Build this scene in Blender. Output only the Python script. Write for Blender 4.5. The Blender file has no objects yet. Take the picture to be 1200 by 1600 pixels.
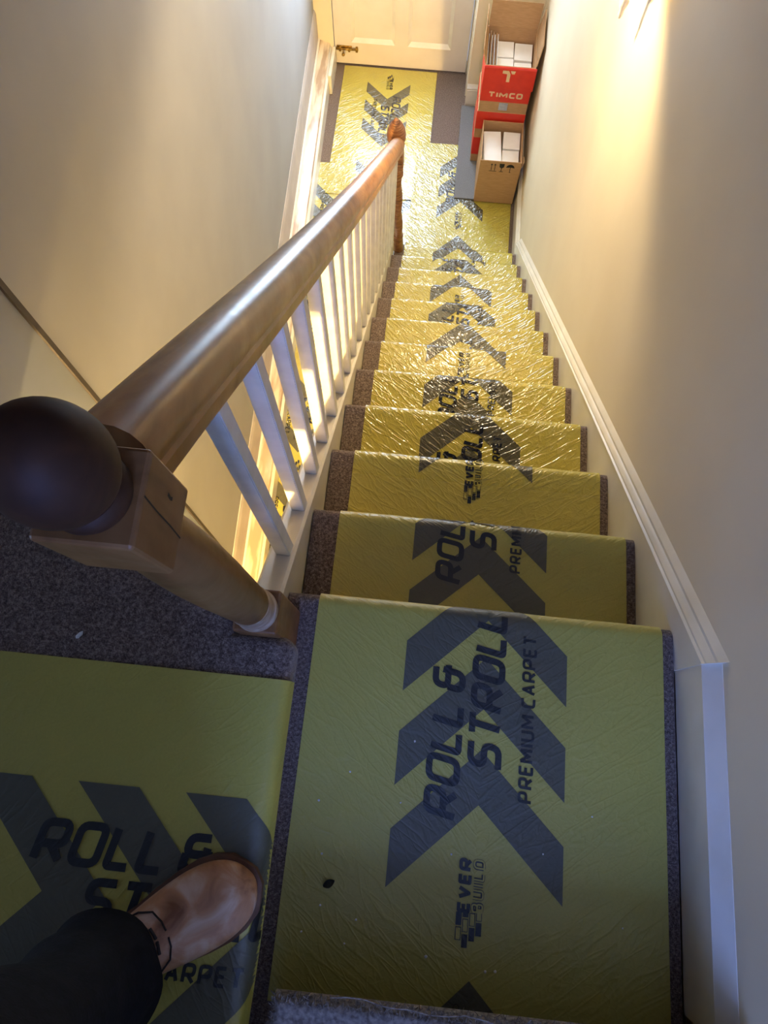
import bpy, bmesh, math, random
from mathutils import Vector, Matrix, noise
random.seed(7)
sc = bpy.context.scene
COL = sc.collection

# ------------------------------------------------------------------ camera
CAMP = (0.19588, -0.24138, 1.27268)
MR = ((0.9950009, 0.0997538, 0.0047274), (0.0963731, -0.9467162, -0.3073121), (-0.0261800, 0.3062314, -0.9515970))
cam = bpy.data.cameras.new('camera')
cam.sensor_fit = 'VERTICAL'
cam.sensor_height = 36.0
cam.lens = 36.0 * 1095.23 / 1600.0
cam.clip_start = 0.02
co = bpy.data.objects.new('camera', cam)
COL.objects.link(co)
mw = Matrix(((MR[0][0], -MR[1][0], -MR[2][0], CAMP[0]),
             (MR[0][1], -MR[1][1], -MR[2][1], CAMP[1]),
             (MR[0][2], -MR[1][2], -MR[2][2], CAMP[2]), (0, 0, 0, 1)))
co.matrix_world = mw
sc.camera = co

# ------------------------------------------------------------------ world, exposure
w = bpy.data.worlds.new('world')
sc.world = w
w.use_nodes = True
w.node_tree.nodes['Background'].inputs[0].default_value = (0.55, 0.68, 1.0, 1)
w.node_tree.nodes['Background'].inputs[1].default_value = 0.6
vs = sc.view_settings
vs.view_transform = 'Standard'
vs.look = 'None'
vs.gamma = 1.0
vs.use_curve_mapping = False
vs.exposure = 0.12
# light strengths
WARM = (1.0, 0.69, 0.25)
WARM2 = (1.0, 0.78, 0.46)
COOL = (0.58, 0.76, 1.0)
DEEP = (0.18, 0.32, 1.0)
DOOR_GLASS = 23.0      # daylight in the glazed front door
SIDE = (0.40, 0.56, 1.0)
SIDE_FILL = 5.5       # unseen far-left window, added to brighten the right wall
BACK_WINDOW = 2.5      # upstairs window behind the photographer
PASSAGE_LAMP = 640.0    # watts, ceiling light in the passage under the landing
STAIR_DOWNLIGHT = 62.0 # watts, ceiling downlight over the foot of the stairs
HALL_DOWNLIGHT = 14.0  # watts, ceiling downlight by the front door
SCONCE = 3.0          # watts, wall light on the right-hand wall

# ------------------------------------------------------------------ dimensions
G, R = 0.22649, 0.19252           # going, rise
F = -12 * R                       # hall floor
PR = R / G
XW = 0.725                        # right wall face
NR = 0.020                        # nosing radius

# ------------------------------------------------------------------ helpers
def link(name, me, mat=None, parent=None):
    o = bpy.data.objects.new(name, me)
    COL.objects.link(o)
    if mat is not None and me is not None:
        me.materials.append(mat)
    if parent is not None:
        o.parent = parent
    return o

def tag(o, label=None, cat=None, group=None, kind=None):
    if label: o['label'] = label
    if cat: o['category'] = cat
    if group: o['group'] = group
    if kind: o['kind'] = kind
    return o

def empty(name, loc=(0, 0, 0)):
    o = bpy.data.objects.new(name, None)
    o.empty_display_size = 0.05
    COL.objects.link(o)
    o.location = loc
    return o

def mesh(name, verts, faces, mat=None, parent=None, smooth=False, uvs=None, recalc=True):
    me = bpy.data.meshes.new(name)
    me.from_pydata([tuple(v) for v in verts], [], faces)
    if uvs is not None:
        ul = me.uv_layers.new(name='UVMap')
        for lp in me.loops:
            ul.data[lp.index].uv = uvs[lp.vertex_index]
    if recalc:
        bm = bmesh.new(); bm.from_mesh(me)
        bmesh.ops.recalc_face_normals(bm, faces=bm.faces)
        bm.to_mesh(me); bm.free()
    if smooth:
        for p in me.polygons: p.use_smooth = True
    return link(name, me, mat, parent)

def bm_obj(name, bm, mat, parent=None, smooth=False):
    bmesh.ops.recalc_face_normals(bm, faces=bm.faces)
    me = bpy.data.meshes.new(name)
    bm.to_mesh(me); bm.free()
    if smooth:
        for p in me.polygons: p.use_smooth = True
    return link(name, me, mat, parent)

def autosmooth(o, deg=35):
    me = o.data
    for p in me.polygons: p.use_smooth = True
    bm = bmesh.new(); bm.from_mesh(me)
    for e in bm.edges:
        if len(e.link_faces) == 2 and e.calc_face_angle(0) > math.radians(deg):
            e.smooth = False
    bm.to_mesh(me); bm.free()
    return o

def boxbm(x0, x1, y0, y1, z0, z1, bev=0.0, seg=2, bm=None):
    b = bmesh.new()
    bmesh.ops.create_cube(b, size=1.0)
    for v in b.verts:
        v.co = Vector(((x0 + x1) / 2 + v.co.x * (x1 - x0), (y0 + y1) / 2 + v.co.y * (y1 - y0), (z0 + z1) / 2 + v.co.z * (z1 - z0)))
    if bev > 0:
        bmesh.ops.bevel(b, geom=list(b.edges), offset=bev, segments=seg, affect='EDGES', profile=0.5)
    if bm is not None:
        me = bpy.data.meshes.new('tmp'); b.to_mesh(me); b.free(); bm.from_mesh(me); bpy.data.meshes.remove(me)
        return bm
    return b

def box(name, x0, x1, y0, y1, z0, z1, mat, parent=None, bev=0.0, seg=2):
    return bm_obj(name, boxbm(x0, x1, y0, y1, z0, z1, bev, seg), mat, parent)

def prism_x(name, poly, x0, x1, mat, parent=None, smooth=0):
    """extrude a (y, z) polygon along x"""
    n = len(poly)
    vs_ = [(x0, y, z) for y, z in poly] + [(x1, y, z) for y, z in poly]
    fs = [(i, (i + 1) % n, n + (i + 1) % n, n + i) for i in range(n)]
    fs += [tuple(range(n))[::-1], tuple(range(n, 2 * n))]
    o = mesh(name, vs_, fs, mat, parent)
    if smooth: autosmooth(o, smooth)
    return o

def sweep(name, sections, mat, parent=None, smooth=0, closed=True):
    """sections: list of lists of 3D points"""
    n = len(sections[0]); m = len(sections)
    vs_ = [p for s in sections for p in s]
    fs = []
    for i in range(m - 1):
        for j in range(n):
            k = (j + 1) % n
            fs.append((i * n + j, i * n + k, (i + 1) * n + k, (i + 1) * n + j))
    if closed:
        fs += [tuple(range(n))[::-1], tuple(range((m - 1) * n, m * n))]
    o = mesh(name, vs_, fs, mat, parent)
    if smooth: autosmooth(o, smooth)
    return o

def lathe(name, prof, mat, parent=None, cx=0, cy=0, seg=40, smooth=45, twist=None):
    """prof: list of (radius, z)"""
    secs = []
    for r_, z in prof:
        s = []
        for j in range(seg):
            a = 2 * math.pi * j / seg
            rr = max(r_, 0.0004)
            if twist: rr = twist(rr, z, a)
            s.append((cx + rr * math.cos(a), cy + rr * math.sin(a), z))
        secs.append(s)
    return sweep(name, secs, mat, parent, smooth)

# ------------------------------------------------------------------ materials
def new_mat(name):
    m = bpy.data.materials.new(name); m.use_nodes = True
    return m, m.node_tree, m.node_tree.nodes['Principled BSDF']

def nd(t, typ, **kw):
    n = t.nodes.new(typ)
    for k, v in kw.items():
        if k.startswith('i_'):
            key = k[2:].replace('_', ' ')
            n.inputs[key].default_value = v
        else: setattr(n, k, v)
    return n

def srgb(r, g, b):
    f = lambda c: (c / 255 / 12.92) if c / 255 <= 0.04045 else ((c / 255 + 0.055) / 1.055) ** 2.4
    return (f(r), f(g), f(b), 1)

def ramp(t, stops):
    n = t.nodes.new('ShaderNodeValToRGB')
    el = n.color_ramp.elements
    while len(el) < len(stops): el.new(0.5)
    for e, (p, c) in zip(el, stops): e.position = p; e.color = c
    return n

def mat_noise(name, c1, c2, scale, rough=0.6, bump=0.0, bscale=None, detail=4, coord='Object', bdist=0.002, spec=0.5, lo=0.35, hi=0.65, stretch=None):
    m, t, b = new_mat(name)
    tc = nd(t, 'ShaderNodeTexCoord')
    src = tc.outputs[coord]
    if stretch:
        mp = nd(t, 'ShaderNodeMapping'); mp.inputs['Scale'].default_value = stretch
        t.links.new(src, mp.inputs[0]); src = mp.outputs[0]
    n = nd(t, 'ShaderNodeTexNoise'); n.inputs['Scale'].default_value = scale; n.inputs['Detail'].default_value = detail
    t.links.new(src, n.inputs['Vector'])
    r_ = ramp(t, [(lo, c1), (hi, c2)])
    t.links.new(n.outputs['Fac'], r_.inputs[0])
    t.links.new(r_.outputs[0], b.inputs['Base Color'])
    b.inputs['Roughness'].default_value = rough
    b.inputs['Specular IOR Level'].default_value = spec
    if bump:
        n2 = nd(t, 'ShaderNodeTexNoise'); n2.inputs['Scale'].default_value = bscale or scale; n2.inputs['Detail'].default_value = 3
        t.links.new(src, n2.inputs['Vector'])
        bp = nd(t, 'ShaderNodeBump'); bp.inputs['Strength'].default_value = bump; bp.inputs['Distance'].default_value = bdist
        t.links.new(n2.outputs['Fac'], bp.inputs['Height']); t.links.new(bp.outputs[0], b.inputs['Normal'])
    return m

M = {}
M['wall'] = mat_noise('wall_paint', srgb(228, 212, 180), srgb(233, 218, 187), 3, 0.62, 0.12, 220, bdist=0.0008, spec=0.3)
M['wall_left'] = mat_noise('wall_paint_left_shaded', srgb(153, 152, 151), srgb(159, 158, 157), 3, 0.65, 0.12, 220, bdist=0.0008, spec=0.3)  # greyed and darkened: the left wall's dimmer light is in the colour
M['wall_daylight_tint'] = mat_noise('wall_paint_daylight_tint', srgb(128, 134, 150), srgb(136, 142, 158), 3, 0.6, 0.1, 200, bdist=0.0008, spec=0.3)  # blue tint puts cool upstairs daylight into the recess colour
M['darktrim'] = mat_noise('dark_edge_paint', srgb(48, 42, 42), srgb(60, 52, 52), 20, 0.6)
M['ceil'] = mat_noise('ceiling_paint', srgb(228, 224, 216), srgb(232, 228, 220), 3, 0.8)
M['gloss'] = mat_noise('cream_gloss', srgb(226, 217, 196), srgb(236, 228, 210), 9, 0.28, 0.15, 60, bdist=0.001)
M['spindle'] = mat_noise('spindle_paint', srgb(222, 216, 202), srgb(236, 230, 216), 22, 0.35, 0.25, 40, bdist=0.001)
M['doorpaint'] = mat_noise('door_paint', srgb(222, 208, 190), srgb(230, 217, 200), 5, 0.4, 0.1, 80, bdist=0.0006)
M['ledge'] = mat_noise('scuffed_ledge', srgb(178, 150, 122), srgb(226, 206, 176), 7, 0.22, 0.2, 60, lo=0.42, hi=0.6, stretch=(4, 0.6, 4), bdist=0.001)
M['skirtgrey'] = mat_noise('old_skirting_paint', srgb(172, 162, 156), srgb(186, 176, 168), 8, 0.5, 0.1, 60)
M['card'] = mat_noise('cardboard', srgb(172, 132, 88), srgb(184, 144, 100), 30, 0.8, 0.08, 200, stretch=(1, 1, 8))
M['cardedge'] = mat_noise('cardboard_edge', srgb(150, 108, 70), srgb(190, 150, 110), 90, 0.85)
M['red'] = mat_noise('red_print', srgb(205, 44, 26), srgb(214, 52, 32), 20, 0.5, 0.05, 100)
M['white'] = mat_noise('white_carton', srgb(236, 232, 224), srgb(244, 240, 234), 12, 0.6)
M['ink'] = mat_noise('black_ink', srgb(26, 22, 20), srgb(34, 30, 26), 20, 0.6)
M['logotan'] = mat_noise('tan_print', srgb(214, 178, 134), srgb(222, 188, 146), 30, 0.6)
M['tape'] = mat_noise('grey_tape', srgb(150, 156, 168), srgb(172, 176, 184), 40, 0.3)
M['brass'] = mat_noise('aged_brass', srgb(120, 92, 42), srgb(178, 142, 74), 60, 0.35)
M['brass'].node_tree.nodes['Principled BSDF'].inputs['Metallic'].default_value = 0.9
M['mat'] = mat_noise('grey_felt', srgb(104, 103, 102), srgb(128, 127, 126), 260, 0.95, 0.4, 400, spec=0.1)
M['backing'] = mat_noise('carpet_backing', srgb(96, 84, 74), srgb(140, 126, 112), 160, 0.95, 0.5, 260, spec=0.1)
M['trouser'] = mat_noise('black_denim', srgb(14, 14, 18), srgb(24, 24, 30), 120, 0.85, 0.25, 260, spec=0.2)
M['sole'] = mat_noise('rubber_sole', srgb(96, 62, 38), srgb(116, 78, 50), 40, 0.7)
M['lace'] = mat_noise('dark_lace', srgb(34, 26, 22), srgb(52, 40, 34), 120, 0.8)
M['crumb'] = mat_noise('plaster_crumb', srgb(222, 218, 208), srgb(240, 236, 228), 60, 0.8)
M['leafm'] = mat_noise('dead_leaf', srgb(40, 44, 40), srgb(58, 60, 52), 60, 0.6)

def carpet_mat():
    m, t, b = new_mat('brown_carpet')
    tc = nd(t, 'ShaderNodeTexCoord')
    n = nd(t, 'ShaderNodeTexNoise'); n.inputs['Scale'].default_value = 480; n.inputs['Detail'].default_value = 2
    n3 = nd(t, 'ShaderNodeTexNoise'); n3.inputs['Scale'].default_value = 190; n3.inputs['Detail'].default_value = 2
    t.links.new(tc.outputs['Object'], n.inputs['Vector']); t.links.new(tc.outputs['Object'], n3.inputs['Vector'])
    mx = nd(t, 'ShaderNodeMath', operation='ADD'); t.links.new(n.outputs[0], mx.inputs[0]); t.links.new(n3.outputs[0], mx.inputs[1])
    mh = nd(t, 'ShaderNodeMath', operation='MULTIPLY'); mh.inputs[1].default_value = 0.5; t.links.new(mx.outputs[0], mh.inputs[0])
    r_ = ramp(t, [(0.36, srgb(76, 62, 53)), (0.5, srgb(114, 97, 86)), (0.66, srgb(158, 140, 126))])
    t.links.new(mh.outputs[0], r_.inputs[0]); t.links.new(r_.outputs[0], b.inputs['Base Color'])
    b.inputs['Roughness'].default_value = 1.0; b.inputs['Specular IOR Level'].default_value = 0.05
    b.inputs['Sheen Weight'].default_value = 0.25
    bp = nd(t, 'ShaderNodeBump'); bp.inputs['Strength'].default_value = 0.9; bp.inputs['Distance'].default_value = 0.004
    t.links.new(mh.outputs[0], bp.inputs['Height']); t.links.new(bp.outputs[0], b.inputs['Normal'])
    return m
M['carpet'] = carpet_mat()

def wood_mat(name, dark, mid, light, rough, stretch, scale=6, dist=3.0):
    m, t, b = new_mat(name)
    tc = nd(t, 'ShaderNodeTexCoord')
    mp = nd(t, 'ShaderNodeMapping'); mp.inputs['Scale'].default_value = stretch
    t.links.new(tc.outputs['Object'], mp.inputs[0])
    n = nd(t, 'ShaderNodeTexNoise'); n.inputs['Scale'].default_value = scale; n.inputs['Detail'].default_value = 6; n.inputs['Distortion'].default_value = dist
    t.links.new(mp.outputs[0], n.inputs['Vector'])
    r_ = ramp(t, [(0.3, dark), (0.5, mid), (0.72, light)])
    t.links.new(n.outputs[0], r_.inputs[0]); t.links.new(r_.outputs[0], b.inputs['Base Color'])
    b.inputs['Roughness'].default_value = rough
    n2 = nd(t, 'ShaderNodeTexNoise'); n2.inputs['Scale'].default_value = 45; n2.inputs['Detail'].default_value = 3
    t.links.new(tc.outputs['Object'], n2.inputs['Vector'])
    mr = nd(t, 'ShaderNodeMapRange'); mr.inputs['To Min'].default_value = rough - 0.08; mr.inputs['To Max'].default_value = rough + 0.14
    t.links.new(n2.outputs[0], mr.inputs['Value']); t.links.new(mr.outputs[0], b.inputs['Roughness'])
    bp = nd(t, 'ShaderNodeBump'); bp.inputs['Strength'].default_value = 0.12; bp.inputs['Distance'].default_value = 0.002
    t.links.new(n2.outputs[0], bp.inputs['Height']); t.links.new(bp.outputs[0], b.inputs['Normal'])
    return m
M['rail'] = wood_mat('handrail_wood', srgb(134, 88, 48), srgb(172, 120, 70), srgb(196, 148, 94), 0.3, (10, 1.2, 3), 3, 1.0)
M['newel'] = wood_mat('newel_wood', srgb(98, 62, 30), srgb(128, 84, 44), srgb(148, 102, 58), 0.36, (6, 6, 1), 4, 1.0)
M['newelworn'] = wood_mat('newel_worn', srgb(140, 104, 76), srgb(176, 146, 116), srgb(204, 184, 160), 0.45, (5, 5, 14), 5, 1.5)
M['newelcap'] = wood_mat('newel_cap_shaded', srgb(50, 28, 14), srgb(62, 36, 18), srgb(78, 47, 25), 0.6, (4, 4, 4), 5, 1.0)  # wood darkened to carry the shade of the person standing over it
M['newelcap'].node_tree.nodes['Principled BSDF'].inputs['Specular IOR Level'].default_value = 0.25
M['pine'] = wood_mat('knotty_pine', srgb(84, 46, 24), srgb(142, 90, 54), srgb(190, 138, 96), 0.3, (3, 3, 26), 3.2, 2.2)
M['boot'] = wood_mat('tan_leather', srgb(128, 80, 48), srgb(190, 136, 94), srgb(224, 198, 172), 0.38, (9, 9, 9), 2.2, 0.8)

UC_ = .370
def film_mat(name, base, strength, boost=None, rough=0.22, t_ramp=None, coat=0.0):
    """glossy plastic film, crinkled; coordinates are the sheet's own UV in metres"""
    m, t, b = new_mat(name)
    uv = nd(t, 'ShaderNodeUVMap'); uv.uv_map = 'UVMap'
    sx = nd(t, 'ShaderNodeSeparateXYZ'); t.links.new(uv.outputs[0], sx.inputs[0])
    su = nd(t, 'ShaderNodeMath', operation='SUBTRACT'); su.inputs[1].default_value = UC_; t.links.new(sx.outputs[0], su.inputs[0])
    sa = nd(t, 'ShaderNodeMath', operation='ABSOLUTE'); t.links.new(su.outputs[0], sa.inputs[0])
    sg = nd(t, 'ShaderNodeMath', operation='SIGN'); t.links.new(su.outputs[0], sg.inputs[0])
    fan = nd(t, 'ShaderNodeCombineXYZ'); t.links.new(sa.outputs[0], fan.inputs[0]); t.links.new(sx.outputs[1], fan.inputs[1]); t.links.new(sg.outputs[0], fan.inputs[2])
    def ridged(scale, stretch, dist, rot, width, src=None):
        mr_ = nd(t, 'ShaderNodeMapping'); mr_.inputs['Rotation'].default_value = (0, 0, rot)
        t.links.new(src or fan.outputs[0], mr_.inputs[0])
        mp = nd(t, 'ShaderNodeMapping'); mp.inputs['Scale'].default_value = stretch
        t.links.new(mr_.outputs[0], mp.inputs[0])
        n = nd(t, 'ShaderNodeTexNoise'); n.inputs['Scale'].default_value = scale; n.inputs['Detail'].default_value = 1.0; n.inputs['Distortion'].default_value = dist
        t.links.new(mp.outputs[0], n.inputs['Vector'])
        a = nd(t, 'ShaderNodeMath', operation='SUBTRACT'); a.inputs[1].default_value = 0.5; t.links.new(n.outputs[0], a.inputs[0])
        c = nd(t, 'ShaderNodeMath', operation='ABSOLUTE'); t.links.new(a.outputs[0], c.inputs[0])
        d = nd(t, 'ShaderNodeMapRange'); d.interpolation_type = 'SMOOTHSTEP'
        d.inputs['From Min'].default_value = 0.0; d.inputs['From Max'].default_value = width
        d.inputs['To Min'].default_value = 1.0; d.inputs['To Max'].default_value = 0.0
        t.links.new(c.outputs[0], d.inputs['Value'])
        return d.outputs[0]
    h1 = ridged(12, (0.8, 4.2, 0.6), 0.5, -0.62, 0.085)       # long creases fanning out from the middle
    h2 = ridged(16, (0.9, 3.4, 0.6), 0.4, -1.05, 0.07)
    h3 = ridged(60, (1, 1.2, 1), 0.3, 0, 0.10, uv.outputs[0])  # fine crackle
    ad = nd(t, 'ShaderNodeMath', operation='ADD'); t.links.new(h1, ad.inputs[0])
    m2 = nd(t, 'ShaderNodeMath', operation='MULTIPLY'); m2.inputs[1].default_value = 0.6; t.links.new(h2, m2.inputs[0]); t.links.new(m2.outputs[0], ad.inputs[1])
    ad2 = nd(t, 'ShaderNodeMath', operation='ADD'); t.links.new(ad.outputs[0], ad2.inputs[0])
    m3 = nd(t, 'ShaderNodeMath', operation='MULTIPLY'); m3.inputs[1].default_value = 0.22; t.links.new(h3, m3.inputs[0]); t.links.new(m3.outputs[0], ad2.inputs[1])
    bp = nd(t, 'ShaderNodeBump'); bp.inputs['Strength'].default_value = strength; bp.inputs['Distance'].default_value = 0.0028
    t.links.new(ad2.outputs[0], bp.inputs['Height']); t.links.new(bp.outputs[0], b.inputs['Normal'])
    if t_ramp:   # the sheet is pulled taut at its top end and looser further down
        sp = nd(t, 'ShaderNodeSeparateXYZ'); t.links.new(uv.outputs[0], sp.inputs[0])
        mr = nd(t, 'ShaderNodeMapRange')
        mr.inputs['From Min'].default_value = t_ramp[0]; mr.inputs['From Max'].default_value = t_ramp[1]
        mr.inputs['To Min'].default_value = t_ramp[2]; mr.inputs['To Max'].default_value = t_ramp[3]
        t.links.new(sp.outputs[1], mr.inputs['Value']); t.links.new(mr.outputs[0], bp.inputs['Strength'])
        mq = nd(t, 'ShaderNodeMapRange')      # foot traffic has dulled the top end
        mq.inputs['From Min'].default_value = 0.0; mq.inputs['From Max'].default_value = 1.2
        mq.inputs['To Min'].default_value = 0.5; mq.inputs['To Max'].default_value = rough
        t.links.new(sp.outputs[1], mq.inputs['Value']); t.links.new(mq.outputs[0], b.inputs['Roughness'])
        mc = nd(t, 'ShaderNodeMapRange')
        mc.inputs['From Min'].default_value = 1.2; mc.inputs['From Max'].default_value = 3.6; mc.inputs['To Max'].default_value = 0.6
        t.links.new(sp.outputs[1], mc.inputs['Value']); t.links.new(mc.outputs[0], b.inputs['Coat Weight'])
    elif coat:
        b.inputs['Coat Weight'].default_value = coat
    b.inputs['Coat Roughness'].default_value = 0.12; b.inputs['Coat IOR'].default_value = 1.6
    t.links.new(bp.outputs[0], b.inputs['Coat Normal'])
    nz = nd(t, 'ShaderNodeTexNoise'); nz.inputs['Scale'].default_value = 7; nz.inputs['Detail'].default_value = 5
    t.links.new(uv.outputs[0], nz.inputs['Vector'])
    nf = nd(t, 'ShaderNodeTexNoise'); nf.inputs['Scale'].default_value = 260; nf.inputs['Detail'].default_value = 2
    t.links.new(uv.outputs[0], nf.inputs['Vector'])
    sm = nd(t, 'ShaderNodeMath', operation='ADD'); t.links.new(nz.outputs[0], sm.inputs[0]); t.links.new(nf.outputs[0], sm.inputs[1])
    k = 0.86
    r_ = ramp(t, [(0.32, (base[0] * k, base[1] * k, base[2] * k, 1)), (0.68, base)])
    hm = nd(t, 'ShaderNodeMath', operation='MULTIPLY'); hm.inputs[1].default_value = 0.5; t.links.new(sm.outputs[0], hm.inputs[0])
    t.links.new(hm.outputs[0], r_.inputs[0]); t.links.new(r_.outputs[0], b.inputs['Base Color'])
    b.inputs['Roughness'].default_value = rough
    b.inputs['Specular IOR Level'].default_value = 0.85
    return m
YEL = srgb(190, 175, 74)
CHV = srgb(88, 84, 62)
INK = srgb(13, 14, 18)
TR = (-0.1, 3.0, 0.2, 0.62)
M['film'] = film_mat('yellow_film', YEL, 0.3, t_ramp=TR, rough=0.17)
M['film_chev'] = film_mat('film_grey_print', CHV, 0.3, t_ramp=TR, rough=0.17)
M['film_ink'] = film_mat('film_black_print', INK, 0.3, t_ramp=TR, rough=0.17)
M['film_up'] = film_mat('yellow_film_taut', YEL, 0.12, rough=0.42)
M['film_up_chev'] = film_mat('film_taut_grey_print', CHV, 0.12, rough=0.42)
M['film_up_ink'] = film_mat('film_taut_black_print', INK, 0.12, rough=0.42)
M['film_hall'] = film_mat('yellow_film_loose', YEL, 0.34, rough=0.17, coat=0.5)
M['film_hall_chev'] = film_mat('film_loose_grey_print', CHV, 0.34, rough=0.17, coat=0.5)
M['film_hall_ink'] = film_mat('film_loose_black_print', INK, 0.34, rough=0.17, coat=0.5)

def emis(name, col, strength):
    m, t, b = new_mat(name)
    b.inputs['Base Color'].default_value = (0.8, 0.8, 0.8, 1)
    b.inputs['Emission Color'].default_value = (*col, 1)
    b.inputs['Emission Strength'].default_value = strength
    b.inputs['Roughness'].default_value = 0.3
    return m

# ================================================================== SETTING
def struct(o): o['kind'] = 'structure'; return o
YB, YD, YP = -1.9, 4.05, 3.787        # back wall, door wall, wall pier beside the door
ZC = 2.45                              # upstairs ceiling
XL = -1.9
LW = lambda y: -0.575 - 0.022 * y      # left hall wall face (runs very slightly askew)
YC = 0.495                             # its outer corner

struct(box('wall_right', XW, XW + 0.12, YB, YD + 0.12, F - 0.1, ZC, M['wall']))
# left hall wall: slightly skewed slab
a0, a1 = LW(YC), LW(YD)
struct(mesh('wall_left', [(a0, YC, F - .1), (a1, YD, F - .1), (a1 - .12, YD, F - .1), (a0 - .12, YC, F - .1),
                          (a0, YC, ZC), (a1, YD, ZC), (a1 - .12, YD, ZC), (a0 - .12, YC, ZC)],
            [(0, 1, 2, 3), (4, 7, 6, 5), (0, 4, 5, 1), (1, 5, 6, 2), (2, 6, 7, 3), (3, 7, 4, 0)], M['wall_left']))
struct(box('wall_left_recess', a0 - .15, a0 - .006, -.02, YC - .0005, F - 0.1, ZC, M['wall_daylight_tint']))
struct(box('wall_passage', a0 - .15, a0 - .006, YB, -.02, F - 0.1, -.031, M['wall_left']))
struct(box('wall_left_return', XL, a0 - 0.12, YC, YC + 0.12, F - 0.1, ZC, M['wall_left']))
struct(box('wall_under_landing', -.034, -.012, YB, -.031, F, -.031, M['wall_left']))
struct(box('trim_1', a0 - 0.0059, a0 + 0.0008, YC - 0.014, YC - .0007, F + 0.17, ZC, M['darktrim']))
sy0, sy1, sz0, sz1 = -1.05, -.25, .30, 1.05
sw = boxbm(XL - .1, XL, YB, sy0, F - .1, ZC)
boxbm(XL - .1, XL, sy1, YC + .12, F - .1, ZC, bm=sw)
boxbm(XL - .1, XL, sy0, sy1, F - .1, sz0, bm=sw)
boxbm(XL - .1, XL, sy0, sy1, sz1, ZC, bm=sw)
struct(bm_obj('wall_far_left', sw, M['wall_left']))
# front wall with the door opening
dx0, dx1, DH = -0.552, 0.340, F + 2.03
fw = boxbm(a1 - 0.12, dx0, YD, YD + 0.12, F - .1, ZC)
boxbm(dx1, XW, YD, YD + 0.12, F - .1, ZC, bm=fw)
boxbm(dx0, dx1, YD, YD + 0.12, DH, ZC, bm=fw)
struct(bm_obj('wall_front', fw, M['wall']))
struct(box('wall_pier', 0.347, XW, YP, YD, F - 0.1, ZC, M['wall']))
# back wall with an upstairs window opening
wx0, wx1, wz0, wz1 = 0.12, 0.68, 0.85, 2.15
bw = boxbm(XL, wx0, YB - 0.12, YB, F - .1, ZC)
boxbm(wx1, XW + .12, YB - 0.12, YB, F - .1, ZC, bm=bw)
boxbm(wx0, wx1, YB - 0.12, YB, F - .1, wz0, bm=bw)
boxbm(wx0, wx1, YB - 0.12, YB, wz1, ZC, bm=bw)
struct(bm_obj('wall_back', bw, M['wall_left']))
struct(box('wall_landing_blocker', .0505, .0875, YB, -.66, R + .0005, ZC, M['wall_left']))  # unseen wall added to block back-window light from the upper step
struct(box('ceiling', XL - .1, XW + .12, YB - .12, YD + .12, ZC, ZC + 0.1, M['ceil']))
struct(box('ceiling_hall', a1 - .1, XW, 1.62, YD, .12, .32, M['ceil']))
struct(box('floor', XL - .1, XW + .12, YB - .12, YD + .12, F - 0.1, F, M['carpet']))
wn = empty('window_1', (0.400, YB, wz0)); struct(wn)
def wpart(name, x0, x1, z0, z1, mat, y0=YB - 0.08, y1=YB - 0.03, b=0.004):
    o = box(name, x0 - 0.400, x1 - 0.400, y0 - YB, y1 - YB, z0 - wz0, z1 - wz0, mat, wn, b); return o
for nm, a, b_, c, d in (('window_frame', wx0, wx0 + .05, wz0, wz1), ('window_frame', wx1 - .05, wx1, wz0, wz1), ('window_frame', wx0, wx1, wz0, wz0 + .05), ('window_frame', wx0, wx1, wz1 - .05, wz1), ('glazing_bar', wx0, wx1, 1.52, 1.57)):
    wpart(nm, a, b_, c, d, M['gloss'])
M['pane_cool'] = emis('daylit_pane', DEEP, BACK_WINDOW * 10)
wpart('pane', wx0 + .05, wx1 - .05, wz0 + .05, 1.52, M['pane_cool'], YB - .06, YB - .05, 0)
wpart('pane', wx0 + .05, wx1 - .05, 1.57, wz1 - .05, M['pane_cool'], YB - .06, YB - .05, 0)

w2 = empty('window_fill', (XL, (sy0 + sy1) / 2, sz0)); struct(w2)  # added out of view, set low so its cool light favours the right wall
hw = (sy1 - sy0) / 2; hh = sz1 - sz0
for y0, y1, z0, z1 in ((-hw, -hw + .05, 0, hh), (hw - .05, hw, 0, hh), (-hw + .05, hw - .05, 0, .05), (-hw + .05, hw - .05, hh - .05, hh)):
    box('window_frame', -.07, -.02, y0, y1, z0, z1, M['gloss'], w2, .003)
M['pane_side_fill'] = emis('side_fill_pane', SIDE, SIDE_FILL)
box('pane', -.05, -.04, -hw + .05, hw - .05, .05, hh - .05, M['pane_side_fill'], w2)

# baseboards ---------------------------------------------------------
def skirt_profile(h, th, wall):       # (x, z) moulded, thickness towards -x from the wall plane
    return [(wall, 0), (wall - th, 0), (wall - th, h - .035), (wall - th + .003, h - .030), (wall - th + .001, h - .022), (wall - th + .008, h - .012), (wall - .003, h), (wall, h)]
def run_y(name, prof, y0, y1, z, mat, parent=None):
    return sweep(name, [[(x, y0, z + zz) for x, zz in prof], [(x, y1, z + zz) for x, zz in prof]], mat, parent, 30)
LB = [(XW, 0), (.706, 0), (.706, .108), (.709, .112), (.724, .142), (XW, .142)]
struct(run_y('baseboard_right', LB, -0.60, -0.074, 0, M['gloss']))
struct(run_y('baseboard_right_hall', skirt_profile(.16, .018, XW), 2.56, YP, F, M['gloss']))
pb = skirt_profile(.155, .018, 0)
struct(sweep('baseboard_front', [[(.347, YP + x, F + z) for x, z in pb], [(XW - .02, YP + x, F + z) for x, z in pb]], M['gloss'], None, 30))
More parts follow.
